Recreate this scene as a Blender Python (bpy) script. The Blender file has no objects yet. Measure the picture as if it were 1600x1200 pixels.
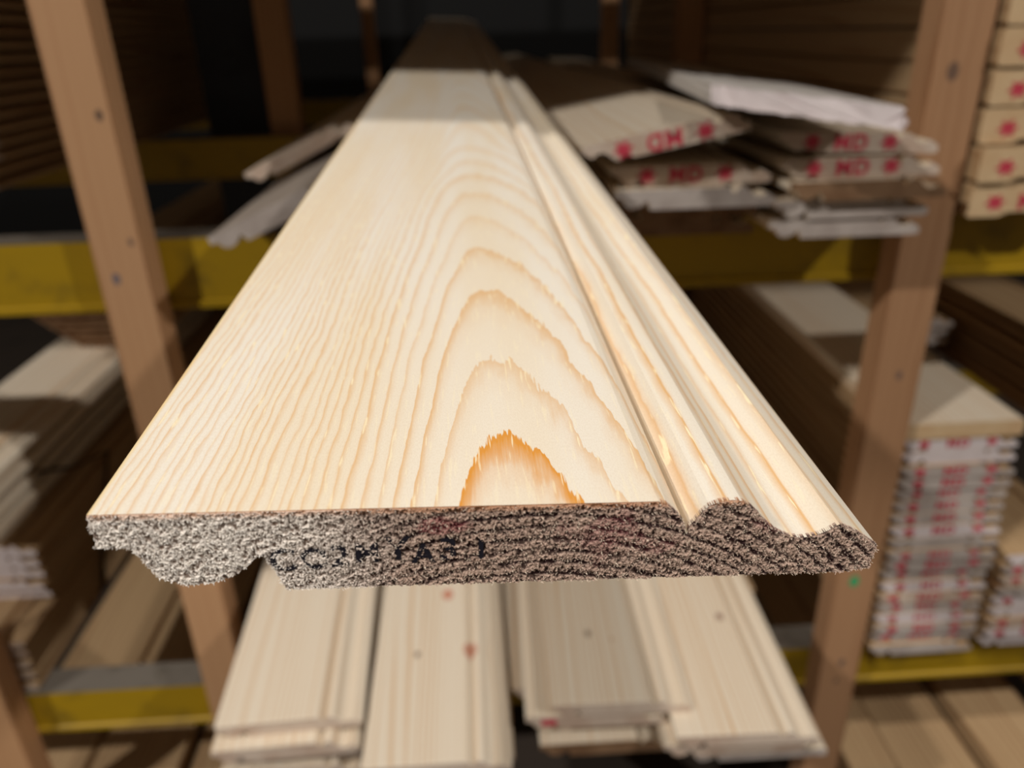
import bpy, bmesh, math, random
import numpy as np
from mathutils import Vector, Matrix
random.seed(7)
scn = bpy.context.scene
col = scn.collection
H = 1.75                      # camera height above the floor; z below is written relative to the camera

# ------------------------------------------------------------------ camera
cam_d = bpy.data.cameras.new('camera'); cam = bpy.data.objects.new('camera', cam_d); col.objects.link(cam)
cam.matrix_world = Matrix(((0.9982268, 0.0467081, -0.0368999, 0), (-0.0529985, 0.4151811, -0.9081937, 0),
                           (-0.0270998, 0.9085389, 0.4169204, 0), (0, 0, 0, 1)))
# camera axes are the columns seen from the world
cam.location = (0, 0, H)
cam_d.sensor_width = 36; cam_d.lens = 27; cam_d.clip_start = 0.01
cam_d.dof.use_dof = True; cam_d.dof.focus_distance = 0.225; cam_d.dof.aperture_fstop = 8
scn.camera = cam
# ------------------------------------------------------------------ world and lamps
w = bpy.data.worlds.new('world'); scn.world = w; w.use_nodes = True
w.node_tree.nodes['Background'].inputs[0].default_value = (1, .84, .66, 1)
w.node_tree.nodes['Background'].inputs[1].default_value = .085
scn.view_settings.view_transform = 'Standard'; scn.view_settings.look = 'None'
scn.view_settings.gamma = 1; scn.view_settings.use_curve_mapping = False
scn.view_settings.exposure = 0.3
def lamp(name, loc, power, size, colour, target=(0.1, .8, -.4)):
    d = bpy.data.lights.new(name, 'AREA'); d.shape = 'DISK'; d.size = size; d.energy = power; d.color = colour
    o = bpy.data.objects.new(name, d); col.objects.link(o)
    o.location = (loc[0], loc[1], loc[2] + H)
    o.rotation_euler = (Vector(target) - Vector(loc)).to_track_quat('-Z', 'Y').to_euler()
LC = (1, .955, .90)
lamp('aisle_lamp', (-.5, -.72, 3.3), 60, .10, LC)
lamp('aisle_lamp', (-3.5, -2.1, 3.3), 122, .15, LC)
lamp('aisle_lamp', (3.5, -2.1, 3.3), 86, .15, LC)

# ------------------------------------------------------------------ node helper
class NT:
    def __init__(s, name, rough=.6, spec=.35):
        s.m = bpy.data.materials.new(name); s.m.use_nodes = True; s.t = s.m.node_tree
        s.b = s.t.nodes['Principled BSDF']; s.b.inputs['Roughness'].default_value = rough
        s.b.inputs['Specular IOR Level'].default_value = spec
    def n(s, typ, **k):
        n = s.t.nodes.new(typ)
        for a, v in k.items(): setattr(n, a, v)
        return n
    def put(s, sock, v):
        if isinstance(v, bpy.types.NodeSocket): s.t.links.new(v, sock)
        else: sock.default_value = v
    def M(s, op, a, b=0.0, c=None):
        n = s.n('ShaderNodeMath', operation=op); s.put(n.inputs[0], a); s.put(n.inputs[1], b)
        if c is not None: s.put(n.inputs[2], c)
        return n.outputs[0]
    def V(s, op, a, b):
        n = s.n('ShaderNodeVectorMath', operation=op); s.put(n.inputs[0], a); s.put(n.inputs[1], b); return n.outputs[0]
    def obj(s): return s.n('ShaderNodeTexCoord').outputs['Object']
    def rnd(s): return s.n('ShaderNodeObjectInfo').outputs['Random']
    def sep(s, v): n = s.n('ShaderNodeSeparateXYZ'); s.put(n.inputs[0], v); return n.outputs
    def comb(s, x, y, z):
        n = s.n('ShaderNodeCombineXYZ'); [s.put(n.inputs[i], q) for i, q in enumerate((x, y, z))]; return n.outputs[0]
    def noise(s, v, scale, detail=2, rough=.5, dist=0):
        n = s.n('ShaderNodeTexNoise'); s.put(n.inputs['Vector'], v); n.inputs['Scale'].default_value = scale
        n.inputs['Detail'].default_value = detail; n.inputs['Roughness'].default_value = rough
        n.inputs['Distortion'].default_value = dist; return n.outputs[0]
    def ramp(s, f, stops, interp='LINEAR'):
        n = s.n('ShaderNodeValToRGB'); s.put(n.inputs[0], f); e = n.color_ramp.elements; n.color_ramp.interpolation = interp
        while len(e) < len(stops): e.new(.5)
        for el, (p, c) in zip(e, stops):
            el.position = p; el.color = (c, c, c, 1) if isinstance(c, (int, float)) else (*c, 1)
        return n.outputs[0]
    def mix(s, f, a, b, typ='MIX'):
        n = s.n('ShaderNodeMix', data_type='RGBA', blend_type=typ, clamp_factor=True)
        s.put(n.inputs[0], f); s.put(n.inputs[6], a if not isinstance(a, tuple) else (*a, 1)); s.put(n.inputs[7], b if not isinstance(b, tuple) else (*b, 1))
        return n.outputs[2]
    def sstep(s, x, a, b):
        n = s.n('ShaderNodeMapRange', interpolation_type='SMOOTHSTEP'); s.put(n.inputs[0], x)
        n.inputs[1].default_value = a; n.inputs[2].default_value = b; return n.outputs[0]
    def bump(s, h, strength, dist):
        n = s.n('ShaderNodeBump'); n.inputs['Strength'].default_value = strength; n.inputs['Distance'].default_value = dist
        s.put(n.inputs['Height'], h); s.t.links.new(n.outputs[0], s.b.inputs['Normal'])
    def base(s, c): s.put(s.b.inputs['Base Color'], c); return s.m
    def curve(s, f, pts):
        n = s.n('ShaderNodeFloatCurve'); c = n.mapping.curves[0]
        while len(c.points) > 2: c.points.remove(c.points[1])
        c.points[0].location = pts[0]; c.points[1].location = pts[-1]
        for p in pts[1:-1]: c.points.new(*p)
        for p in c.points: p.handle_type = 'VECTOR'
        n.mapping.update(); s.put(n.inputs['Value'], f); return n.outputs[0]

def lin(r, g, b):
    f = lambda c: (c/255/12.92 if c/255 <= .04045 else ((c/255+.055)/1.055)**2.4)
    return (f(r), f(g), f(b))

# ------------------------------------------------------------------ materials
def wood_mat(name, pale, late, axis='Y', freq=46, contrast=.8, vary=.14, knots=(), rough=.6):
    """sawn softwood: growth lines along the board, differing per object"""
    t = NT(name, rough); p = t.obj(); r = t.rnd()
    x, y, z = t.sep(p)
    if axis == 'Z': y, z = z, y
    off = t.M('MULTIPLY', r, 11.3)
    kshift = 0.0; kmask = None
    for (kx, ky, kr, kc) in knots:
        dx = t.M('DIVIDE', t.M('SUBTRACT', x, kx), kr); dy = t.M('DIVIDE', t.M('SUBTRACT', y, ky), kr*1.5)
        d = t.M('SQRT', t.M('ADD', t.M('MULTIPLY', dx, dx), t.M('MULTIPLY', dy, dy)))
        bend = t.M('MULTIPLY', t.M('DIVIDE', dx, t.M('ADD', t.M('MULTIPLY', d, d), 1.0)), kr*1.2)
        kshift = t.M('ADD', bend, kshift)
        m = t.sstep(d, 1.05, .6)
        kmask = (kmask or []) + [(m, kc)]
    q = t.comb(t.M('ADD', t.M('ADD', x, kshift), off), t.M('MULTIPLY', y, .05), t.M('ADD', z, off))
    big = t.noise(q, 9, 2)
    u = t.M('ADD', t.M('MULTIPLY', t.M('ADD', t.M('ADD', x, kshift), t.M('MULTIPLY', z, .6)), freq*1.8), t.M('MULTIPLY', big, 9))
    f = t.M('FRACT', t.M('ADD', u, off))
    band = t.ramp(f, [(0, .1), (.45, 0), (.8, .45), (.93, 1), (1, .1)])
    amp = t.sstep(t.noise(q, 17, 1), .25, .75)
    fine = t.noise(t.comb(t.M('MULTIPLY', x, 900), t.M('MULTIPLY', y, 30), t.M('MULTIPLY', z, 900)), 1, 2)
    f2 = t.M('MULTIPLY', t.M('MULTIPLY', band, t.M('ADD', amp, .25)), contrast)
    f2 = t.M('ADD', f2, t.M('MULTIPLY', t.M('SUBTRACT', fine, .5), .25))
    c = t.mix(f2, pale, late)
    v = t.M('ADD', t.M('MULTIPLY', t.M('FRACT', t.M('MULTIPLY', r, 37.7)), vary), 1 - vary)
    c = t.mix(1.0, c, t.comb(v, v, v), 'MULTIPLY')
    for m, kc in kmask or []: c = t.mix(t.M('MULTIPLY', m, .8), c, kc)
    t.bump(fine, .15, .0004)
    return t.base(c)

def end_mat(name, pale, dark, amount=.6):
    """sawn end grain: curved rings and coarse fibre"""
    t = NT(name, .8, .2); p = t.obj(); r = t.rnd(); x, y, z = t.sep(p)
    off = t.M('MULTIPLY', r, 3.1)
    xx = t.M('SUBTRACT', x, t.M('ADD', t.M('MULTIPLY', t.M('FRACT', t.M('MULTIPLY', r, 7.7)), .2), .0))
    zz = t.M('ADD', z, .09)
    rad = t.M('SQRT', t.M('ADD', t.M('MULTIPLY', xx, xx), t.M('MULTIPLY', zz, zz)))
    nz = t.noise(t.V('ADD', p, t.comb(off, off, off)), 420, 3)
    f = t.M('FRACT', t.M('ADD', t.M('MULTIPLY', rad, 260), nz))
    b = t.ramp(f, [(0, .2), (.5, 0), (.9, 1), (1, .2)])
    patch = t.sstep(t.noise(t.V('ADD', p, t.comb(off, off, off)), 22, 2), .35, .7)
    k = t.M('ADD', t.M('MULTIPLY', t.M('ADD', t.M('MULTIPLY', b, .5), t.M('MULTIPLY', nz, .5)), amount), t.M('MULTIPLY', patch, amount*.5))
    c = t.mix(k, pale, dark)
    t.bump(nz, .5, .0012)
    return t.base(c)

def plain_mat(name, c, rough=.5, metal=0, wear=None, wear_amt=.5, scale=14, spec=.4):
    t = NT(name, rough, spec); t.b.inputs['Metallic'].default_value = metal
    if wear:
        p = t.obj(); m = t.sstep(t.noise(p, scale, 4, .65), .5, .68)
        s2 = t.noise(t.comb(t.M('MULTIPLY', t.sep(p)[0], .2), t.sep(p)[1], t.sep(p)[2]), 40, 2)
        return t.base(t.mix(t.M('MULTIPLY', t.M('ADD', m, t.M('MULTIPLY', s2, .5)), wear_amt), c, wear))
    return t.base((*c, 1))

# the big board: ring positions measured across its front end and along its face (millimetres)
def face_mat():
    t = NT('planed pine face', .42, .35); p = t.obj(); x, y, z = t.sep(p)
    W, X0 = .205, .103
    warp = t.noise(t.comb(t.M('MULTIPLY', x, 26), t.M('MULTIPLY', y, 7), 0.0), 1, 2)
    warp2 = t.noise(t.comb(t.M('MULTIPLY', x, 240), t.M('MULTIPLY', y, 55), 0.0), 1, 2)
    fib = t.noise(t.comb(t.M('MULTIPLY', x, 1500), t.M('MULTIPLY', y, 70), t.M('MULTIPLY', z, 300)), 1, 2)
    yy = t.M('ADD', y, t.M('ADD', t.M('MULTIPLY', t.M('SUBTRACT', fib, .5), .010), t.M('MULTIPLY', t.M('SUBTRACT', warp2, .5), .019)))
    # R^2 grows along the board (metres -> mm^2), so each ring closes in an arch
    d2 = t.curve(t.M('MULTIPLY', t.M('MAXIMUM', yy, 0.0), 1/.6),
                 [(0, 0), (.037/.6, .0137), (.089/.6, .0328), (.159/.6, .059), (.221/.6, .0853), (.281/.6, .1116), (.339/.6, .1436), (.393/.6, .1832), (.443/.6, .2116), (.5/.6, .247), (1, .27)])
    dx = t.M('SUBTRACT', x, t.M('ADD', X0, t.M('MULTIPLY', t.M('SUBTRACT', warp, .5), .007)))
    dx = t.M('ADD', dx, t.M('MULTIPLY', t.M('SUBTRACT', warp2, .5), .0030))
    side = t.M('ADD', 1.0, t.M('MULTIPLY', t.M('GREATER_THAN', dx, 0.0), -.42))
    dx = t.M('MULTIPLY', t.M('MULTIPLY', dx, side), 1000)
    r = t.M('SQRT', t.M('ADD', t.M('MULTIPLY', dx, dx), t.M('MULTIPLY', d2, 10000)))
    R = [11.7, 18.1, 24.3, 29.2, 33.4, 37.9, 42.8, 46, 49.7, 52.6, 55.3, 57.6, 60.3, 64, 67.3, 69.8, 72.5, 74.8, 77, 79.4, 81.8, 84.8, 87.5, 89.8, 93.6, 96.4, 98.8, 101, 104]
    N = 30
    pts = [(0, 0)] + [(v/115, (i+1)/N) for i, v in enumerate(R)] + [(1, 1)]
    n = t.M('MULTIPLY', t.curve(t.M('DIVIDE', r, 115.0), pts), float(N))
    # the moulded edge cuts steep rings: lines almost parallel to the arris
    nm = t.M('ADD', t.M('MULTIPLY', t.M('ADD', t.M('SUBTRACT', x, .149), t.M('MULTIPLY', t.M('SUBTRACT', warp, .5), .006)), 150), t.M('ADD', 14.2, t.M('MULTIPLY', y, 1.2)))
    nm = t.M('ADD', nm, t.M('MULTIPLY', t.M('SUBTRACT', warp2, .5), .25))
    sel = t.n('ShaderNodeMix', data_type='FLOAT'); t.put(sel.inputs[0], t.M('GREATER_THAN', x, .1508)); t.put(sel.inputs[2], n); t.put(sel.inputs[3], nm); n = sel.outputs[0]
    mould = t.M('GREATER_THAN', x, .1508)
    f = t.M('FRACT', n); idx = t.M('FLOOR', n)
    wn = t.n('ShaderNodeTexWhiteNoise', noise_dimensions='1D'); t.put(wn.inputs['W'], idx)
    wide = t.sstep(n, 11, 1)            # broad rings near the heart
    band_w = t.ramp(f, [(0, .0), (.03, 0), (.45, .03), (.72, .20), (.93, .78), (.985, 1), (1, .0)])
    band_n = t.ramp(f, [(0, .25), (.15, 0), (.5, 0), (.8, .6), (.92, 1), (1, .25)])
    nb = t.n('ShaderNodeMix', data_type='FLOAT'); t.put(nb.inputs[0], wide); t.put(nb.inputs[2], band_n); t.put(nb.inputs[3], band_w)
    band = nb.outputs[0]
    band = t.M('MULTIPLY', band, t.M('ADD', 1.0, t.M('MULTIPLY', mould, .35)))
    heart = t.M('LESS_THAN', n, 1.0)
    near = t.sstep(y, .38, .02)
    k = t.M('MULTIPLY', band, t.M('ADD', t.M('MULTIPLY', wn.outputs[0], .28), t.M('ADD', .15, t.M('ADD', t.M('MULTIPLY', near, .18), t.M('MULTIPLY', wide, .16)))))
    k = t.M('ADD', k, t.M('MULTIPLY', t.M('MULTIPLY', heart, band), .5))
    blot = t.noise(t.comb(t.M('MULTIPLY', x, 30), t.M('MULTIPLY', y, 3.0), 0.3), 1, 2)
    pale = t.mix(t.sstep(blot, .3, .7), lin(234, 227, 214), lin(231, 217, 193))
    # pale bright flecks (resin canals) run along the fibre, stronger in the dark bands
    fl = t.noise(t.comb(t.M('MULTIPLY', x, 1100), t.M('MULTIPLY', y, 75), 1.7), 1, 1)
    flk = t.sstep(fl, .60, .70)
    c = t.mix(k, pale, lin(216, 156, 66))
    c = t.mix(t.M('MULTIPLY', t.M('MULTIPLY', heart, band), .35), c, lin(222, 128, 46))
    c = t.mix(t.M('MULTIPLY', flk, t.M('ADD', .22, t.M('MULTIPLY', band, .6))), c, lin(248, 236, 200))
    grain = t.noise(t.comb(t.M('MULTIPLY', x, 2600), t.M('MULTIPLY', y, 900), 0.0), 1, 2)
    c = t.mix(t.M('MULTIPLY', t.sstep(grain, .35, .75), .16), c, lin(190, 165, 130))
    # yellowish arris on the left edge
    c = t.mix(t.M('MULTIPLY', t.sstep(x, .0016, .0), .6), c, lin(226, 190, 110))
    # a small dark speck or two lying in the surface
    sp = t.noise(t.comb(t.M('MULTIPLY', x, 160), t.M('MULTIPLY', y, 60), 4.0), 1, 1)
    c = t.mix(t.M('MULTIPLY', t.sstep(sp, .86, .89), .7), c, lin(90, 70, 45))
    t.bump(t.M('ADD', t.M('MULTIPLY', grain, .6), t.M('MULTIPLY', band, .4)), .12, .0003)
    return t.base(c)

def main_end_mat():
    t = NT('rough sawn end grain', .75, .3); p = t.obj(); x, y, z = t.sep(p)
    xx = t.M('SUBTRACT', x, .112); zz = t.M('ADD', z, .105)
    rad = t.M('SQRT', t.M('ADD', t.M('MULTIPLY', xx, xx), t.M('MULTIPLY', zz, zz)))
    n1 = t.noise(p, 160, 2); n2 = t.noise(p, 1100, 2, .6); n3 = t.noise(p, 42, 2)
    f = t.M('FRACT', t.M('ADD', t.M('MULTIPLY', rad, 260), t.M('MULTIPLY', t.M('SUBTRACT', n1, .5), .55)))
    rb = t.ramp(f, [(0, .05), (.28, .1), (.45, 1), (.58, 1), (.74, .1), (1, .05)])
    tone = t.sstep(t.M('ADD', x, t.M('MULTIPLY', t.M('SUBTRACT', n3, .5), .05)), .035, .085)       # grey sapwood at left, brown heart at right
    pale = t.mix(tone, lin(234, 226, 216), lin(180, 154, 138))
    dark = t.mix(tone, lin(136, 106, 86), lin(52, 28, 28))
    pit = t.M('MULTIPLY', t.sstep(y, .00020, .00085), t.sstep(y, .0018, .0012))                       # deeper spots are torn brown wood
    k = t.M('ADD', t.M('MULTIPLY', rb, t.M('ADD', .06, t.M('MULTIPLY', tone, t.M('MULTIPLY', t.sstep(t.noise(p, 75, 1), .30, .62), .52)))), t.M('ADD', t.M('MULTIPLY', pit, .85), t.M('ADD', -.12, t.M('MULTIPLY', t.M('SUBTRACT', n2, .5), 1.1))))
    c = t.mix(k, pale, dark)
    red = t.M('MULTIPLY', t.sstep(n3, .60, .72), t.M('MULTIPLY', tone, .35))
    c = t.mix(red, c, lin(140, 66, 74))
    ex = t.M('DIVIDE', t.M('SUBTRACT', x, .0868), .0085); ez = t.M('DIVIDE', t.M('ADD', z, .0058), .0032)
    ed = t.M('ADD', t.M('ADD', t.M('MULTIPLY', ex, ex), t.M('MULTIPLY', ez, ez)), t.M('MULTIPLY', t.M('SUBTRACT', n1, .5), 1.5))
    c = t.mix(t.M('MULTIPLY', t.sstep(ed, 1.1, .4), .5), c, lin(140, 58, 66))
    # warm torn strip right under the top arris
    c = t.mix(t.M('MULTIPLY', t.sstep(z, -.0022, -.0006), .45), c, lin(196, 136, 88))
    t.bump(n2, .5, .0005)
    return t.base(c)

PALE, LATE = lin(240, 226, 204), lin(212, 168, 116)
M = {}
M['face'] = face_mat(); M['mend'] = main_end_mat()
M['pine'] = wood_mat('planed pine', PALE, LATE)
M['pine_end'] = end_mat('pine end', lin(226, 212, 196), lin(170, 128, 100))
M['bleach_end'] = end_mat('bleached end', lin(232, 222, 222), lin(196, 180, 178), .5)
M['bleach'] = wood_mat('bleached board', lin(232, 226, 220), lin(176, 164, 148), contrast=1.1, freq=70)
M['grey_end'] = end_mat('weathered end', lin(206, 196, 188), lin(150, 134, 126), .7)
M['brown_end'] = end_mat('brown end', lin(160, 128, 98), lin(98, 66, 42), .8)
M['weathered'] = wood_mat('weathered board', lin(176, 164, 152), lin(140, 118, 98))
M['side'] = wood_mat('stack wood', lin(196, 164, 124), lin(146, 104, 66), freq=30)
M['timber_end'] = end_mat('timber end', lin(226, 200, 160), lin(190, 140, 92), .5)
M['post'] = wood_mat('post timber', lin(196, 150, 108), lin(164, 112, 72), axis='Z', freq=26, contrast=.5, vary=.05, rough=.75,)
M['postL'] = wood_mat('post timber knotted', lin(194, 150, 110), lin(168, 116, 78), axis='Z', freq=24, contrast=.45, vary=.0, rough=.75,
                      knots=((.056, 1.665, .006, lin(62, 52, 52)), (.058, 1.497, .0045, lin(90, 76, 74)), (.026, 1.445, .007, lin(84, 92, 110))))
M['postR'] = wood_mat('post timber stained', lin(176, 134, 98), lin(150, 104, 70), axis='Z', freq=24, contrast=.45, vary=.0, rough=.75,
                      knots=((.030, 1.685, .010, lin(92, 74, 66)), (.040, 1.235, .006, lin(96, 84, 84)), (.040, .63, .007, lin(80, 74, 74)), (.036, .585, .005, lin(80, 66, 62))))
M['yellow'] = plain_mat('yellow rack paint', lin(172, 138, 18), .42, 0, lin(110, 90, 30), .5, 9)
M['steel'] = plain_mat('bare worn steel', lin(128, 120, 110), .5, .3, lin(96, 88, 76), .6)
M['upright'] = plain_mat('dark steel', lin(58, 62, 70), .5, .2, lin(40, 42, 48), .5, 5)
M['red'] = plain_mat('red stamp ink', lin(196, 38, 66), .7, 0, lin(222, 110, 120), .6, 160)
M['black_ink'] = plain_mat('black ink', lin(24, 22, 34), .7)
M['strap'] = plain_mat('black strap', lin(26, 22, 20), .5)
M['concrete'] = plain_mat('concrete', lin(66, 56, 48), .8, 0, lin(48, 42, 36), .6, 3)
M['wall'] = plain_mat('dark wall', lin(12, 11, 11), .8, 0, lin(9, 8, 8), .5, 2)
M['green'] = plain_mat('green paint', lin(50, 170, 110), .6)

# ------------------------------------------------------------------ object helpers
def tag(o, label=None, cat=None, group=None, kind=None):
    for k, v in (('label', label), ('category', cat), ('group', group), ('kind', kind)):
        if v: o[k] = v
    return o
def link(name, me, mats=(), parent=None, loc=None, rot=None):
    o = bpy.data.objects.new(name, me); col.objects.link(o)
    if me is not None and not me.materials:
        for m in mats: me.materials.append(m)
    if parent: o.parent = parent
    if loc is not None: o.location = loc
    if rot is not None: o.rotation_euler = rot
    return o
def box_mesh(name, x0, x1, y0, y1, z0, z1, bev=.002, segs=1):
    bm = bmesh.new()
    bmesh.ops.create_cube(bm, size=1)
    for v in bm.verts: v.co = ((x0+x1)/2 + v.co.x*(x1-x0), (y0+y1)/2 + v.co.y*(y1-y0), (z0+z1)/2 + v.co.z*(z1-z0))
    if bev: bmesh.ops.bevel(bm, geom=bm.edges[:], offset=bev, segments=segs, affect='EDGES')
    me = bpy.data.meshes.new(name); bm.to_mesh(me); bm.free(); return me
def prism_mesh(name, prof, L, y0=0.0, bev_end=0.0, smooth=True, rag=0.0, seed=1):
    """profile (x,z) in metres, drawn from the front, extruded along +Y; slot 0 long faces, slot 1 ends"""
    rr = random.Random(seed); n = len(prof); vs = []; fs = []; mi = []
    a = sum(prof[i][0]*prof[(i+1) % n][1] - prof[(i+1) % n][0]*prof[i][1] for i in range(n))
    if a < 0: prof = prof[::-1]
    cx = sum(p[0] for p in prof)/n; cz = sum(p[1] for p in prof)/n
    rings = [(y0, bev_end), (y0+bev_end, 0), (L, 0)] if bev_end else [(y0, 0), (L, 0)]
    for (yy, ins) in rings:
        for (x, z) in prof:
            d = math.hypot(x-cx, z-cz) or 1
            vs.append((x - ins*.7*(1 if x > cx else -1), yy + (rr.uniform(-rag, rag) if yy == y0 else 0), z - ins*.7*(1 if z > cz else -1)))
    for k in range(len(rings)-1):
        for i in range(n):
            j = (i+1) % n
            fs.append((k*n+i, k*n+j, (k+1)*n+j, (k+1)*n+i)); mi.append(0)
    fs.append(tuple(range(n))); mi.append(1)
    q = (len(rings)-1)*n; fs.append(tuple(q+i for i in range(n))[::-1]); mi.append(1)
    me = bpy.data.meshes.new(name); me.from_pydata(vs, [], fs); me.update()
    bm = bmesh.new(); bm.from_mesh(me); bmesh.ops.recalc_face_normals(bm, faces=bm.faces); bm.to_mesh(me); bm.free()
    me.polygons.foreach_set('material_index', mi)
    if smooth:
        me.polygons.foreach_set('use_smooth', [True]*len(me.polygons)); me.set_sharp_from_angle(angle=math.radians(21))
    return me

# profile of the moulded panel board, in mm, front view, top at z = 0 (195 wide before scaling)
PROF = [(0, 0), (135.4, 0), (137.6, -.9), (141.4, -4.8), (142.9, -7.4), (143.2, -10.2), (143.9, -10.2), (144.2, -7.6), (145.2, -6.3), (146.6, -3.8), (148.5, -1.7), (151, -.5), (154, -.1), (156.5, -.5), (159, -2.1),
        (161.5, -4.6), (164.5, -7.8), (167.5, -10.3), (171, -12), (174.5, -12.5), (178, -11.8), (181, -10.3), (183.4, -8.5), (188.5, -11), (195, -15.5),
        (194.4, -22.8), (188.3, -24), (43.2, -24), (41.1, -18), (38.5, -13.2), (37.4, -13.2), (35.3, -15.4), (32.5, -18), (29, -20), (25.8, -21.2), (21.1, -21.8), (17.5, -21.2), (15.3, -20.2),
        (13.2, -18.6), (11.5, -16.6), (9.6, -12.4), (8, -9.8), (.4, -9.4)]
K = .205/195
PROF = [(x*K, z*K) for x, z in PROF]
WB, TB = .205, .0252

def rough_plank():
    rr = random.Random(21); p = []
    for (x0, z0), (x1, z1), n in (((0, -.003), (.204, -.001), 34), ((.205, -.004), (.205, -.021), 4), ((.203, -.024), (.002, -.024), 34), ((0, -.021), (0, -.005), 4)):
        for i in range(n): p.append((x0+(x1-x0)*i/n + rr.uniform(-.0004, .0004), z0+(z1-z0)*i/n + rr.uniform(-.0011, .0011)))
    me = prism_mesh('rough_board', p, 1.55, smooth=False, rag=.006, seed=5)
    for v in me.vertices:
        if v.co.y < .1: v.co.y += .05*(1 - v.co.x/.205) + (.018 if v.co.z > -.012 else 0)
    me.materials.append(M['bleach']); me.materials.append(M['bleach_end']); return me

# ------------------------------------------------------------------ the big board in front
def big_board():
    A = Vector((-.0984, .1619, -.1046))
    b = Vector((-.0182, .9987, .0478)).normalized(); rt = b.cross(Vector((0, 0, 1))).normalized(); u = rt.cross(b)
    a = math.radians(2.72); X = rt*math.cos(a) - u*math.sin(a); Z = X.cross(b)
    me = prism_mesh('moulded_pine_board', PROF, 3.6, y0=.0008)
    # long faces: the planed top gets the measured figure, everything else plain pine
    me.materials.append(M['pine']); me.materials.append(M['mend']); me.materials.append(M['face'])
    for p in me.polygons:
        if p.material_index == 0 and p.normal.z > .25: p.material_index = 2
    o = link('moulded_pine_board', me)
    mw = Matrix.Identity(4)
    for i in range(3): mw[i][0], mw[i][1], mw[i][2], mw[i][3] = X[i], b[i], Z[i], A[i] + (H if i == 2 else 0)
    o.matrix_world = mw
    tag(o, 'long pale pine board with a moulded right edge, rough sawn end pointing at the viewer', 'board')
    # torn end grain: a fine grid cut to the profile
    rng = np.random.default_rng(3); c = .00026
    nx = int(.2056/c)+2; nz = int(.0262/c)+2
    gx = (np.arange(nx)-1)*c + .0001; gz = -(np.arange(nz))*c
    GX, GZ = np.meshgrid(gx, gz, indexing='ij')
    def inside(px, pz):
        ins = np.zeros(px.shape, bool); n = len(PROF)
        for i in range(n):
            x1, z1 = PROF[i]; x2, z2 = PROF[(i+1) % n]
            if z1 == z2: continue
            cond = ((z1 > pz) != (z2 > pz)) & (px < (x2-x1)*(pz-z1)/(z2-z1)+x1); ins ^= cond
        return ins
    keep = inside(GX[:-1, :-1]+c/2, GZ[:-1, :-1]-c/2)
    def blur(a, k):
        for _ in range(k):
            a = (a + np.roll(a, 1, 0) + np.roll(a, -1, 0) + np.roll(a, 1, 1) + np.roll(a, -1, 1))/5
        return a/ (a.std()+1e-9)
    n0 = rng.standard_normal((nx, nz)); n1 = blur(rng.standard_normal((nx, nz)), 4); n2 = blur(rng.standard_normal((nx, nz)), 12)
    rad = np.sqrt((GX-.112)**2 + (GZ+.105)**2)
    # short ripples that follow the rings (torn earlywood between hard latewood ridges)
    ph = (rad*260 + .10*n2) % 1.0; late = np.clip(1 - np.abs(ph-.5)/.22, 0, 1)
    soft = np.clip((GX-.05)/.05, 0, 1)
    calm = 1 - .65*late*soft; dy = .00030 + calm*(.00018*n0 + .00026*(np.abs(n1)*1.4-.6)) + .00010*n2 + .00042*late*(.15+.85*soft)
    dy = np.clip(dy, -.0004, .0011)
    JX = GX + rng.uniform(-.35, .35, GX.shape)*c; JZ = GZ + rng.uniform(-.35, .35, GX.shape)*c
    JZ[:, 0] = -.00015
    idx = -np.ones((nx, nz), int); used = np.zeros((nx, nz), bool)
    for di in (0, 1):
        for dj in (0, 1): used[di:nx-1+di, dj:nz-1+dj] |= keep
    idx[used] = np.arange(used.sum())
    vs = np.stack([JX[used], dy[used], JZ[used]], 1)
    I, J = np.nonzero(keep)
    fs = np.stack([idx[I, J], idx[I, J+1], idx[I+1, J+1], idx[I+1, J]], 1)
    # a short skirt that ties the torn face to the body
    kp = np.pad(keep, 1); nv = len(vs); sk_f = []
    def edge(mask, a, bq):
        ii, jj = np.nonzero(mask)
        return np.stack([idx[ii+a[0], jj+a[1]], idx[ii+bq[0], jj+bq[1]]], 1)
    E = np.concatenate([edge(keep & ~kp[:-2, 1:-1], (0, 0), (0, 1)), edge(keep & ~kp[2:, 1:-1], (1, 1), (1, 0)),
                        edge(keep & ~kp[1:-1, :-2], (1, 0), (0, 0)), edge(keep & ~kp[1:-1, 2:], (0, 1), (1, 1))])
    back = vs.copy(); back[:, 1] = .0022
    uq = np.unique(E); mp = -np.ones(nv, int); mp[uq] = nv + np.arange(len(uq))
    cen = np.array([.1, 0, -.0125]); bk = back[uq]
    vs2 = np.concatenate([vs, bk]); sk = np.stack([E[:, 1], E[:, 0], mp[E[:, 0]], mp[E[:, 1]]], 1)
    allf = np.concatenate([fs, sk])
    m2 = bpy.data.meshes.new('torn_end_grain'); m2.from_pydata(vs2.tolist(), [], allf.tolist()); m2.update()
    e = link('torn_end_grain', m2, [M['mend']], o)
    e['label'] = 'rough sawn end grain, grey at the left and brown at the right'
    # loose torn fibres standing on the end and along its lower edge
    V = []; F = []
    body = np.argwhere(keep); pick = body[rng.integers(0, len(body), 9000)]
    bi = np.argwhere(keep & ~(kp[1:-1, 2:] & kp[:-2, 1:-1] & kp[2:, 1:-1])); pick = np.concatenate([pick, bi[rng.integers(0, len(bi), 900)]])
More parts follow.
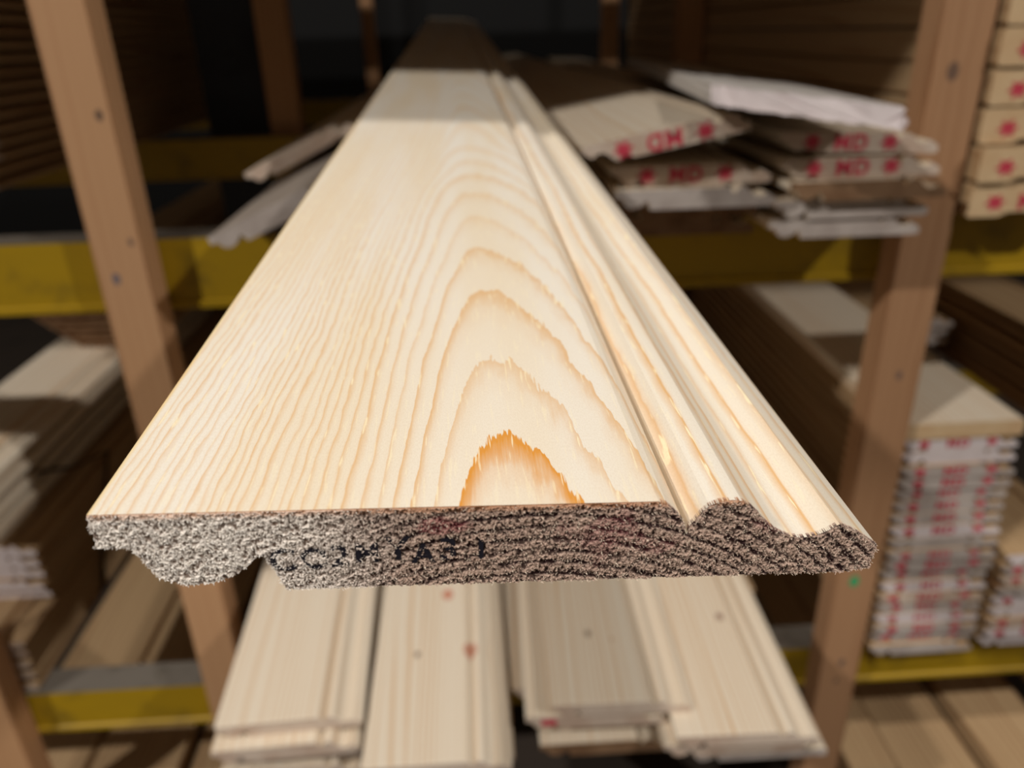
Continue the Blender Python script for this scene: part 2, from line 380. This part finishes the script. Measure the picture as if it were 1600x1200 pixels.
    for (i, j) in pick:
        if rng.random() < .40*min(1, max(0, (gx[i]-.045)/.04)): continue
        x, z = gx[i]+c*rng.random(), gz[j]-c*rng.random()
        s = rng.uniform(.00025, .00075); ang = rng.uniform(0, 6.28); w_ = s*rng.uniform(.14, .32)
        dx, dz = math.cos(ang)*s, math.sin(ang)*s; px, pz = -math.sin(ang)*w_, math.cos(ang)*w_
        y = dy[i, j] - .0001; k = len(V)
        V += [(x-px, y+.0002, z-pz), (x+px, y+.0002, z+pz), (x+dx*.7, y-s*.5, z+dz*.7), (x+dx+px*.3, y-s*.35, z+dz+pz*.3)]
        F += [(k, k+1, k+2), (k+1, k+3, k+2), (k, k+2, k+3)]
    V = [(x, y, min(z, .0001)) for x, y, z in V]
    m3 = bpy.data.meshes.new('wood_fibre'); m3.from_pydata(V, [], F); m3.update()
    t = NT('pale wood fibre', .6, .4); fx = t.sep(t.obj())[0]; t.base(t.mix(t.sstep(fx, .035, .09), lin(238, 232, 224), lin(216, 196, 176)))
    fz = link('wood_fibre', m3, [t.m], o); fz['kind'] = 'stuff'
    # pale splintered arris along the top of the cut
    # ink stamped on the end, broken by the rough wood
    for (txt, x, z, s) in (('C', .0455, -.0185, .0098), ('O', .0535, -.0182, .0092), ('2', .0600, -.0178, .0098), ('M', .0670, -.0165, .0085), ('Y', .0750, -.0160, .0105), ('A', .0815, -.0172, .0085), ('3', .0880, -.0165, .0100), ('1', .0965, -.0165, .0090)):
        im = text_mesh(txt, s, .00022)
        link('stamped_letter', im, [M['black_ink']], o, (x, .00022, z), (math.radians(90), 0, 0))
    return o

_font = {}
def text_mesh(txt, size, weight=0.0, depth=0.0):
    cu = bpy.data.curves.new('stamp', 'FONT'); cu.body = txt; cu.size = size; cu.align_x = 'CENTER'; cu.offset = weight; cu.extrude = depth
    o = bpy.data.objects.new('stamp', cu); col.objects.link(o)
    dg = bpy.context.evaluated_depsgraph_get()
    me = bpy.data.meshes.new_from_object(o.evaluated_get(dg)); col.objects.unlink(o); bpy.data.objects.remove(o)
    me.name = 'stamp'; me.materials.clear(); return me
def mark_meshes(size):
    """flat ink marks lying in the XZ plane, facing -Y: a flower-like star, M and D"""
    out = []
    n = 24; vs = [(0, 0, 0)] + [(size*(.42 if i % 4 in (0, 1) else .25)*math.cos(i*2*math.pi/n)*1.1, 0, size*(.42 if i % 4 in (0, 1) else .25)*math.sin(i*2*math.pi/n)) for i in range(n)]
    m = bpy.data.meshes.new('star_mark'); m.from_pydata(vs, [], [(0, 1+i, 1+(i+1) % n) for i in range(n)]); out.append(m)
    for ch in 'MD':
        me = text_mesh(ch, size, size*.04); zc = size*.34
        m = bpy.data.meshes.new('stamped_letter'); m.from_pydata([(v.co.x, 0, v.co.y-zc) for v in me.vertices], [], [tuple(p.vertices) for p in me.polygons]); out.append(m)
    for m in out: m.update(); m.materials.append(M['red'])
    return out

big_board()

# ------------------------------------------------------------------ boards in the piles
ME = {}
def md_mesh(key, L, end, mat='pine', rag=.0):
    if key not in ME:
        me = prism_mesh('moulded_board', PROF, L, rag=rag, seed=len(ME)); me.materials.append(M[mat]); me.materials.append(M[end]); ME[key] = me
    return ME[key]
def plank_mesh(key, W, T, L, end, mat, bev=.002):
    if key not in ME:
        p = [(bev, 0), (W-bev, 0), (W, -bev), (W, -T+bev), (W-bev, -T), (bev, -T), (0, -T+bev), (0, -bev)]
        me = prism_mesh('board', p, L, smooth=False); me.materials.append(M[mat]); me.materials.append(M[end]); ME[key] = me
    return ME[key]
def put(name, me, loc, label, cat='board', group=None, yaw=0, roll=0, pitch=0):
    o = link(name, me, (), None, (loc[0], loc[1], loc[2]+H))
    R = Matrix.Rotation(math.radians(-yaw), 4, 'Z') @ Matrix.Rotation(math.radians(pitch), 4, 'X') @ Matrix.Rotation(math.radians(roll), 4, 'Y')
    o.rotation_euler = R.to_euler(); tag(o, label, cat, group); return o
STAMP = (mark_meshes(.027), (-.050, -.0115, .0115, .050)); STAMP2 = (mark_meshes(.025), (-.060, -.011, .0105, .060))
def stamp(parent, x, z, st=None, flip=False, sx=1, sz=1):
    (star, m, d), xs = st or STAMP
    for me, dx, nm in ((star, xs[0], 'star_mark'), (m, xs[1], 'stamped_letter'), (d, xs[2], 'stamped_letter'), (star, xs[3], 'star_mark')):
        q = link(nm, me, (), parent, (x + dx*sx, -.0007, z + .0090)); q.scale = (sx, 1, sz)
ORD = ['topmost', 'second', 'third', 'fourth', 'fifth', 'sixth', 'seventh', 'eighth', 'ninth', 'tenth', 'eleventh', 'twelfth', 'thirteenth', 'fourteenth', 'fifteenth', 'sixteenth', 'seventeenth', 'eighteenth', 'nineteenth', 'twentieth', 'twenty-first', 'twenty-second', 'twenty-third']
def ordn(i, n): return 'topmost' if i == 0 else ('bottom' if i == n-1 else ORD[i])
SHELF, LOW = -.262, -1.13

# pile right of the big board, five boards on the upper yellow beam
G = 'moulded boards piled beside the right post'
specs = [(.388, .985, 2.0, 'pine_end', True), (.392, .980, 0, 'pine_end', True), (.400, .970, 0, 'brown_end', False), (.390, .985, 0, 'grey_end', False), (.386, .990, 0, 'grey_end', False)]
labs = ['stamped board tilted on top of the pile beside the right post, under the bleached board', 'board with the clearest red MD stamp, in the pile beside the right post',
        'brown rough-ended board just below the clearest red-stamped board', 'thin-lipped board second from the bottom beside the right post', 'bottom board beside the right post, lying on the yellow beam']
for i, (x, y, r, e, st) in enumerate(specs):
    o = put('moulded_board', md_mesh('md'+e, 3.2, e), (x, y, SHELF + (5-i)*.0262 + (.0074 if i == 0 else 0)), labs[i], group=G, roll=r, yaw=.2)
    if st: stamp(o, .090, -.0205, STAMP)
# pile in the middle
G = 'moulded boards piled in the middle of the upper shelf'
mid = [(.174, .985, 'pine_end', True, 'dim board with a dark red MD stamp under the upside-down stamped board'), (.176, .965, 'grey_end', False, 'pale grey blank-ended board in the middle pile beneath a red-stamped one'),
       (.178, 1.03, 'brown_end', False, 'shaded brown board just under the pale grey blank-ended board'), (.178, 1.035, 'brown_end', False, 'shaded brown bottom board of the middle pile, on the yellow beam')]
for i, (x, y, e, st, lb) in enumerate(mid):
    o = put('moulded_board', md_mesh('md'+e, 3.2, e), (x, y, SHELF + (4-i)*.0257), lb, group=G, yaw=.2)
    if st: stamp(o, .095, -.0205, STAMP)
# upside-down, tilted, stamped
o = put('moulded_board', md_mesh('mdpine_end', 3.2, 'pine_end'), (.334, .945, -.1145), 'upside-down tilted board with an inverted red MD stamp, right of the big board', group=G, roll=180-10.5, yaw=-1.5)
stamp(o, .105, -.0205, STAMP)
# pile hidden below the big board, right lips showing
G = 'moulded boards under the big board'
for i in range(4):
    put('moulded_board', md_mesh('mdgrey_end', 3.2, 'grey_end'), (-.045 + (-.012, .004, -.006, .012)[i], .99+.008*i, SHELF + (4-i)*.0257),
        ('topmost', 'second from the top', 'third from the top', 'bottom')[i] + ' of the boards directly below the big board, only its lip showing', group=G, yaw=.2)
for yy, zt, pos in ((1.12, -.0922, 'front'), (2.60, -.0215, 'rear')):
    tag(link('timber_chock', box_mesh('timber_chock', -.005, .055, 0, .06, 0, zt-(SHELF+4*.0257)-.0006-(.005 if yy > 2 else 0), .002), [M['side']], None, (0, yy, SHELF+4*.0257+.0006+H)), pos+' timber chock hidden under the big board, holding it up', 'chock')
# bleached board lying askew on top
put('moulded_board', rough_plank(), (.270, .868, -.058), 'bleached whitish board lying askew and tilted on top of the right pile', yaw=7.2, roll=7.6, pitch=-.6)
# two boards leaning at the left of the big board
put('moulded_board', md_mesh('mdweathered', 3.2, 'grey_end', 'weathered'), (-.343, .985, -.229), 'grey board leaning with its ragged end at the left of the big board', yaw=-.5, roll=-24, group='boards leaning left of the big board')
put('moulded_board', md_mesh('mdpine_end', 3.2, 'pine_end'), (-.388, 1.35, -.206), 'warm tan board leaning above the grey one, left of the big board', yaw=-.5, roll=-25, group='boards leaning left of the big board')

# ------------------------------------------------------------------ pile below the big board
MK1 = wood_mat('pine with knots', PALE, LATE, knots=((.066, .205, .005, lin(90, 64, 54)), (.150, .210, .013, lin(190, 120, 92)), (.112, .345, .011, lin(196, 112, 84))))
MK2 = wood_mat('pine with a branching knot', PALE, LATE, knots=((.070, .14, .006, lin(120, 96, 76)), (.105, .125, .004, lin(190, 150, 110))), contrast=.95)
MK3 = wood_mat('pine with one knot', PALE, LATE, knots=((.125, .235, .0075, lin(132, 96, 82)),), contrast=1.0)
def knot_board(key, m):
    me = prism_mesh('moulded_board', PROF, 2.9, seed=5, bev_end=.0015); me.materials.append(m); me.materials.append(M['pine_end']); ME[key] = me; return me
ZT = -.875
G = 'moulded boards pulled out on the lower shelf'
put('moulded_board', knot_board('k0', M['pine']), (-.400, .800, ZT), 'smooth knot-free board at the left of the pile below the big board', group=G, yaw=-2.6)
put('moulded_board', knot_board('k1', MK1), (-.190, .738, ZT-.0255), 'board with pinkish knots, nearest end in the pile below the big board', group=G, yaw=-.4)
put('moulded_board', knot_board('k2', MK2), (.074, .802, ZT), 'board with one dark centre knot, lying over its neighbours below the big board', group=G, yaw=1.3)
put('moulded_board', knot_board('k3', MK3), (.246, .757, ZT-.0255), 'rightmost board below the big board, one dark knot near its right lip', group=G, yaw=1.3)
for k, (x, y, e, lb) in enumerate([
        (-.404, .780, 'pine_end', 'board directly beneath the smooth knot-free board at the left of the lower pile'),
        (.038, .806, 'pine_end', 'board tucked under the centre-knot board, a red dab on its end')]):
    z = ZT-.0255 if k == 0 else ZT-.0255
    o = put('moulded_board', md_mesh('md'+e, 3.2, e), (x, y, z), lb, group=G, yaw=(-2.0, 1.2)[k])
    if k == 1: link('red_dab', box_mesh('red_dab', -.011, .011, -.0006, 0, -.006, .006, .0002), [M['red']], o, (.034, 0, -.012))

# lower layers of that pile
G = 'boards in the lower layers of the pile below the big board'
lay = [(-.398, .80, 'grey_end', 0, 'left board of the third layer in the pile below the big board'), (-.186, .775, 'pine_end', 0, 'board of the third layer under the pinkish-knot board'),
       (.020, .885, 'pine_end', 0, 'recessed narrow-showing board in the gap of the lower pile'), (.232, .765, 'pine_end', 0, 'board with pale curled lip right below the rightmost board of the lower pile'),
       (-.402, .79, 'pine_end', 1, 'left board of the fourth layer in the pile below the big board'), (-.190, .78, 'grey_end', 1, 'board of the fourth layer near the bottom edge, left of middle'),
       (.058, .80, 'brown_end', 1, 'brown-ended board low in the pile, below the red-dabbed one'), (.272, .775, 'grey_end', 1, 'lowest showing board at the right of the pile below the big board')]
for (x, y, e, l, lb) in lay:
    put('moulded_board', md_mesh('md'+e, 3.2, e), (x, y, ZT-.0257*(2+l)+.0001), lb, group=G, yaw=(x+.1)*1.6)
zb = ZT-.0257*4-.0008
for yy in (1.145, 2.405):
    tag(link('timber_bearer', box_mesh('timber_bearer', -.42, .50, 0, .05, 0, zb-LOW, .003), [M['side']], None, (0, yy, LOW+H)),
        'timber bearer on the ' + ('front' if yy < 2 else 'rear') + ' lower beam under the big board pile', 'bearer')

# ------------------------------------------------------------------ posts
def post(x0, x1, y0, y1, mat, label, group, z0=-H, z1=1.9):
    me = box_mesh('wooden_post', 0, x1-x0, 0, y1-y0, 0, z1-z0, .003, 2)
    return tag(link('wooden_post', me, [mat], None, (x0, y0, z0+H)), label, 'post', group)
post(-.541, -.468, 1.085, 1.137, M['postL'], 'tan wooden post with dark knots, left of the big board', 'posts at the front of the rack')
pr = post(.622, .698, 1.085, 1.137, M['postR'], 'brown wooden post with a green paint spot, right of the big board', 'posts at the front of the rack')
def blob(name, r, rx, mat, parent, loc, lab=None):
    bm = bmesh.new(); n = 14; rr = random.Random(4)
    vs = [bm.verts.new((math.cos(i*6.283/n)*r*rx*rr.uniform(.8, 1.15), 0, math.sin(i*6.283/n)*r*rr.uniform(.8, 1.15))) for i in range(n)]
    bm.faces.new(vs); me = bpy.data.meshes.new(name); bm.to_mesh(me); bm.free()
    o = link(name, me, [mat], parent, loc)
    if lab: o['label'] = lab
blob('paint_spot', .012, .8, M['green'], pr, (.033, -.0006, H-.923), 'green paint spot')
post(-.975, -.903, 1.085, 1.137, M['post'], 'wooden post cut by the lower left edge of the photo', 'posts at the front of the rack')
post(-.605, -.515, 2.462, 2.53, M['post'], 'dim wooden post standing behind the rear yellow beam', 'posts at the back of the rack')
post(-.475, -.420, 3.862, 3.92, M['post'], 'farthest dim wooden post deep in the rack', 'posts at the back of the rack')
post(.622, .698, 2.462, 2.53, M['post'], 'dim wooden post behind the right-hand pile, deep in the rack', 'posts at the back of the rack')
post(.622, .698, 3.862, 3.92, M['post'], 'faint wooden post deep at the right of the dark shelf', 'posts at the back of the rack')

# ------------------------------------------------------------------ beams and upright
def beam(y, ztop, h, d, label, x0=-2.2, x1=2.2, worn=True):
    p = [(0, 0), (0, -h+.012), (-.005, -h+.009), (-.005, -h), (d, -h), (d, 0)]        # (y, z): face with a lip along its foot
    bm = bmesh.new(); rows = []
    for x in (x0, x1): rows.append([bm.verts.new((x, a, c)) for a, c in p])
    n = len(p)
    for i in range(n): bm.faces.new((rows[0][i], rows[0][(i+1) % n], rows[1][(i+1) % n], rows[1][i]))
    bm.faces.new(rows[0]); bm.faces.new(rows[1][::-1])
    bmesh.ops.recalc_face_normals(bm, faces=bm.faces)
    me = bpy.data.meshes.new('rack_beam'); bm.to_mesh(me); bm.free(); me.materials.append(M['yellow']); me.materials.append(M['steel'])
    for q in me.polygons: q.material_index = 1 if q.normal.z > .9 else 0
    return tag(link('rack_beam', me, (), None, (0, y, ztop+H)), label, 'beam', 'yellow rack beams')
beam(1.139, SHELF-.001, .106, .065, 'front yellow rack beam carrying the upper boards, behind the two posts')
beam(1.139, LOW-.001, .095, .065, 'lower front yellow rack beam, below the stamped stack at right')
beam(2.395, SHELF-.001, .115, .06, 'rear yellow rack beam in shadow behind the left post')
beam(2.395, LOW-.001, .095, .06, 'rear lower rack beam deep in shadow')
beam(3.795, SHELF-.001, .11, .06, 'farthest yellow rack beam, nearly black in shadow')
beam(2.395, .85, .106, .06, 'rear rack beam of the shelf above, out of frame')
beam(3.795, .85, .106, .06, 'farthest rack beam of the shelf above, out of frame')
ub = beam(1.139, .85, .106, .065, 'yellow rack beam of the shelf above, out of frame')
# steel upright at the rear
u = bpy.data.objects.new('steel_upright', None); col.objects.link(u); u.location = (-.735, 2.60, 0)
tag(u, 'dark blue-grey steel upright behind the rear yellow beam at left', 'upright')
link('web', box_mesh('web', -.095, .095, 0, .006, 0, 2.55, .001), [M['upright']], u)
for sx in (-1, 1): link('flange', box_mesh('flange', sx*.092-.004, sx*.092+.004, .006, .08, 0, 2.55, .001), [M['upright']], u)

# ------------------------------------------------------------------ right: stamped stack on the lower beam
G = 'boards of the red-stamped stack right of the right post'
n = 20; pit = (-.625-LOW)/n; rr = random.Random(11)
mt = plank_mesh('top', .205, .030, 2.8, 'timber_end', 'pine', .003)
for i in range(n):
    e = ('grey_end', 'grey_end', 'pine_end', 'bleach_end')[rr.randrange(4)]
    x = .708 + .020*i/(n-1) + rr.uniform(-.002, .003); y = 1.108 + rr.uniform(-.005, .006)
    zt = LOW + (n-i)*pit
    lab = ordn(i, n) + (' board of the tall red-stamped stack right of the post' if i else ' plain cream board on the tall red-stamped stack right of the post')
    if i == 0: put('moulded_board', mt, (x-.002, y-.004, zt+.006), lab, group=G); continue
    o = put('moulded_board', md_mesh('md'+e+'s', 2.8, e, 'side'), (x, y, zt), lab, group=G)
    if i not in (2, 9, n-1): stamp(o, .098, -.0195, STAMP2, sx=rr.uniform(.95, 1.15), sz=rr.uniform(.62, .9))
G = 'boards of the second stamped stack at the right edge'
for i in range(9):
    e = ('grey_end', 'pine_end', 'bleach_end')[rr.randrange(3)]
    o = put('moulded_board', md_mesh('md'+e+'s', 2.8, e, 'side'), (.946+rr.uniform(0, .006), 1.11+rr.uniform(-.005, .006), LOW+(9-i)*pit), ordn(i, 9)+' board of the low stack cut by the right edge of the photo', group=G)
    if i in (1, 2, 4, 6, 7): stamp(o, .098, -.0195, STAMP2, sx=1.1, sz=rr.uniform(.65, .9))

G = 'dark boards lying farther back on the second stamped stack'
for i in range(9):
    put('moulded_board', md_mesh('mdgrey_ends', 2.8, 'grey_end', 'side'), (.955+rr.uniform(-.006, .02)+.012*(i % 3), 1.72+.03*(i % 2)+rr.uniform(0, .04), LOW+9*pit+.0003+(9-i)*.0254), ordn(i, 9)+' of the dim boards farther back on the right edge stack', group=G)

G = 'dim boards at the right edge under the upper yellow beam'
for yy in (1.28, 2.405):
    tag(link('timber_bearer', box_mesh('timber_bearer', 1.22, 1.41, 0, .05, 0, .30, .003), [M['side']], None, (0, yy, LOW+H)), ('front' if yy < 2 else 'rear')+' timber bearer under the dim boards at the right edge', 'bearer')
for i in range(8):
    put('moulded_board', md_mesh('mdbrown_ends', 2.2, 'brown_end', 'side'), (1.214+rr.uniform(0, .012), 1.25+.02*(7-i)*(i < 4)+rr.uniform(0, .02), LOW+.3005+(8-i)*.0254), ordn(i, 8)+' of the dim boards in the right edge pile under the upper yellow beam', group=G)

# right: thick boards on the upper beam
G = 'thick boards stacked behind the right post'
def log_profile(W, T):
    p = [(.004, 0), (W*.42, 0), (W*.5, -.004), (W-.004, -.004), (W, -.008), (W, -T+.004), (W-.004, -T)]
    p += [(W*.62, -T), (W*.56, -T+.006), (W*.30, -T+.006), (W*.24, -T), (.004, -T), (0, -T+.004), (0, -.004)]
    return p
me = prism_mesh('thick_board', log_profile(.20, .0475), 2.6, smooth=False); me.materials.append(M['side']); me.materials.append(M['timber_end'])
for i in range(8):
    o = put('thick_board', me, (.703 + rr.uniform(0, .004), 1.07+rr.uniform(-.008, .008), SHELF + .0475 + .0505*i + (0 if i == 0 else .0)), ('lowest' if i == 0 else ORD[i]+' from the bottom') + ' thick cream board of the stack behind the right post', group=G)
    stamp(o, .098, -.036, STAMP, sx=1.2, sz=1.1)
    if i < 7: link('spacer_lath', box_mesh('spacer_lath', .01, .19, .15, .19, -.0005, .0028, 0), [M['side']], o)

# ------------------------------------------------------------------ left piles
G = 'boards of the strapped pile at the far left'
n = 10; pit = (-.876-LOW)/n
for i in range(n):
    e = 'bleach_end' if i < 5 else 'pine_end'
    y = 1.262+rr.uniform(-.01, .01) if i < 5 else 1.15+rr.uniform(0, .01)
    put('moulded_board', md_mesh('md'+e+'s', 2.8, e, 'side'), (-1.090+rr.uniform(-.004, .004)+(0 if i < 5 else 0), y, LOW+(n-i)*pit), ordn(i, n)+' board of the strapped pile on the lower beam at far left', group=G)
G = 'pale boards lying on the strapped pile'
for i in range(6):
    put('moulded_board', md_mesh('mdpine_end', 3.2, 'pine_end'), (-1.135+(0, .012, -.02, -.01, .0, -.02)[i], 1.17+.02*i, -.876+.0005+(6-i)*.0257), ordn(i, 6)+' pale board of the bundle lying on the strapped pile at left', group=G)
G = 'dark boards lying farther back on the pale bundle'
for i in range(7):
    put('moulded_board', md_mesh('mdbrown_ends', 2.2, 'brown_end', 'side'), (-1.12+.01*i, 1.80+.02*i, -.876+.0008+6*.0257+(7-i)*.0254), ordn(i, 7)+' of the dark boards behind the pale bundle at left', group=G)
def strap(pts, w_, label):
    bm = bmesh.new(); prev = None
    for i, (x, y, z) in enumerate(pts):
        a = [bm.verts.new((x+dx, y+dy, z+H+dz)) for dx, dy, dz in ((0, -w_/2, 0), (0, w_/2, 0), (.0015, w_/2, .0015), (.0015, -w_/2, .0015))]
        if prev:
            for k in range(4): bm.faces.new((prev[k], prev[(k+1) % 4], a[(k+1) % 4], a[k]))
        else: bm.faces.new(a[::-1])
        prev = a
    bm.faces.new(prev); bmesh.ops.recalc_face_normals(bm, faces=bm.faces)
    me = bpy.data.meshes.new('strap'); bm.to_mesh(me); bm.free(); return tag(link('strap', me, [M['strap']]), label, 'strap')
strap([(-.925, 1.40, -.79), (-.905, 1.50, -.84), (-.878, 1.60, -.858), (-.877, 1.57, -.90), (-.878, 1.49, -1.0), (-.878, 1.43, -1.12)], .014, 'thin black strap across and down the side of the left pile')
G = 'boards stacked high at the upper left'
n = 17
for i in range(n):
    e = 'bleach_end' if i >= n-2 else 'pine_end'
    put('moulded_board', md_mesh('md'+e+'l', 2.7, e, 'side'), (-1.157+rr.uniform(-.004, .004), (1.66 if i < n-2 else 1.60)+rr.uniform(-.01, .01), SHELF+(n-i)*.0257), ordn(i, n)+' board of the dim stack behind the left post', group=G)

# ------------------------------------------------------------------ lowest level, lying on bearers on the floor
G = 'dim boards on the lowest level'
for j, (x, W, zt, y, lb) in enumerate([(-.92, .20, -1.47, 1.02, 'left dim board under the lower beam beside the left post'), (-1.14, .20, -1.48, 1.16, 'dim board under the lower beam below the strapped pile'), (-.70, .20, -1.49, 1.16, 'second dim board under the lower beam at left'),
        (.74, .10, -1.44, 1.10, 'narrow dim board under the stamped stack, next to the right post'), (.86, .17, -1.47, 1.04, 'second dim board under the stamped stack at right'),
        (1.06, .17, -1.46, 1.00, 'third dim board under the stamped stack at right'), (1.26, .2, -1.40, 1.10, 'dim board in the lower right corner of the photo')]):
    T = .045
    put('plank', plank_mesh('low%d' % j, W, T, 1.25 if -1 < x < 0 else 2.6, 'timber_end', 'side'), (x, y, zt), lb, group=G)
    for yy in (1.2, 2.2):
        tag(link('bearer_block', box_mesh('bearer_block', .005, W-.005, 0, .07, 0, zt-T+H-.0005, .003), [M['side']], None, (x, yy, 0)), ('front' if yy < 2 else 'rear')+' bearer block carrying the '+lb.split(' under')[0].split(' in the')[0].replace('dim', 'low')+(' at left' if x < 0 else ' at right'), 'bearer')

# unseen sheets added to block lamp light; front edge shades the big board's back
for y0, y1, lb in ((.378, 2.455, 'wide shade sheet added above the rack, its front edge overhanging, out of frame'), (2.54, 3.85, 'second shade sheet added farther back above the rack, out of frame')):
    tag(link('shade_sheet', box_mesh('shade_sheet', -2.2, 2.2, y0, y1, .852, .874, .001), [M['side']], None, (0, 0, H)), lb, 'sheet')

# ------------------------------------------------------------------ setting
def struct(name, x0, x1, y0, y1, z0, z1, mat): tag(link(name, box_mesh(name, x0, x1, y0, y1, z0, z1, 0), [mat]), kind='structure')
struct('floor', -5, 5, -5, 6.2, -.1, 0, M['concrete'])
struct('wall_back', -5, 5, 6, 6.2, 0, 5.6, M['wall'])
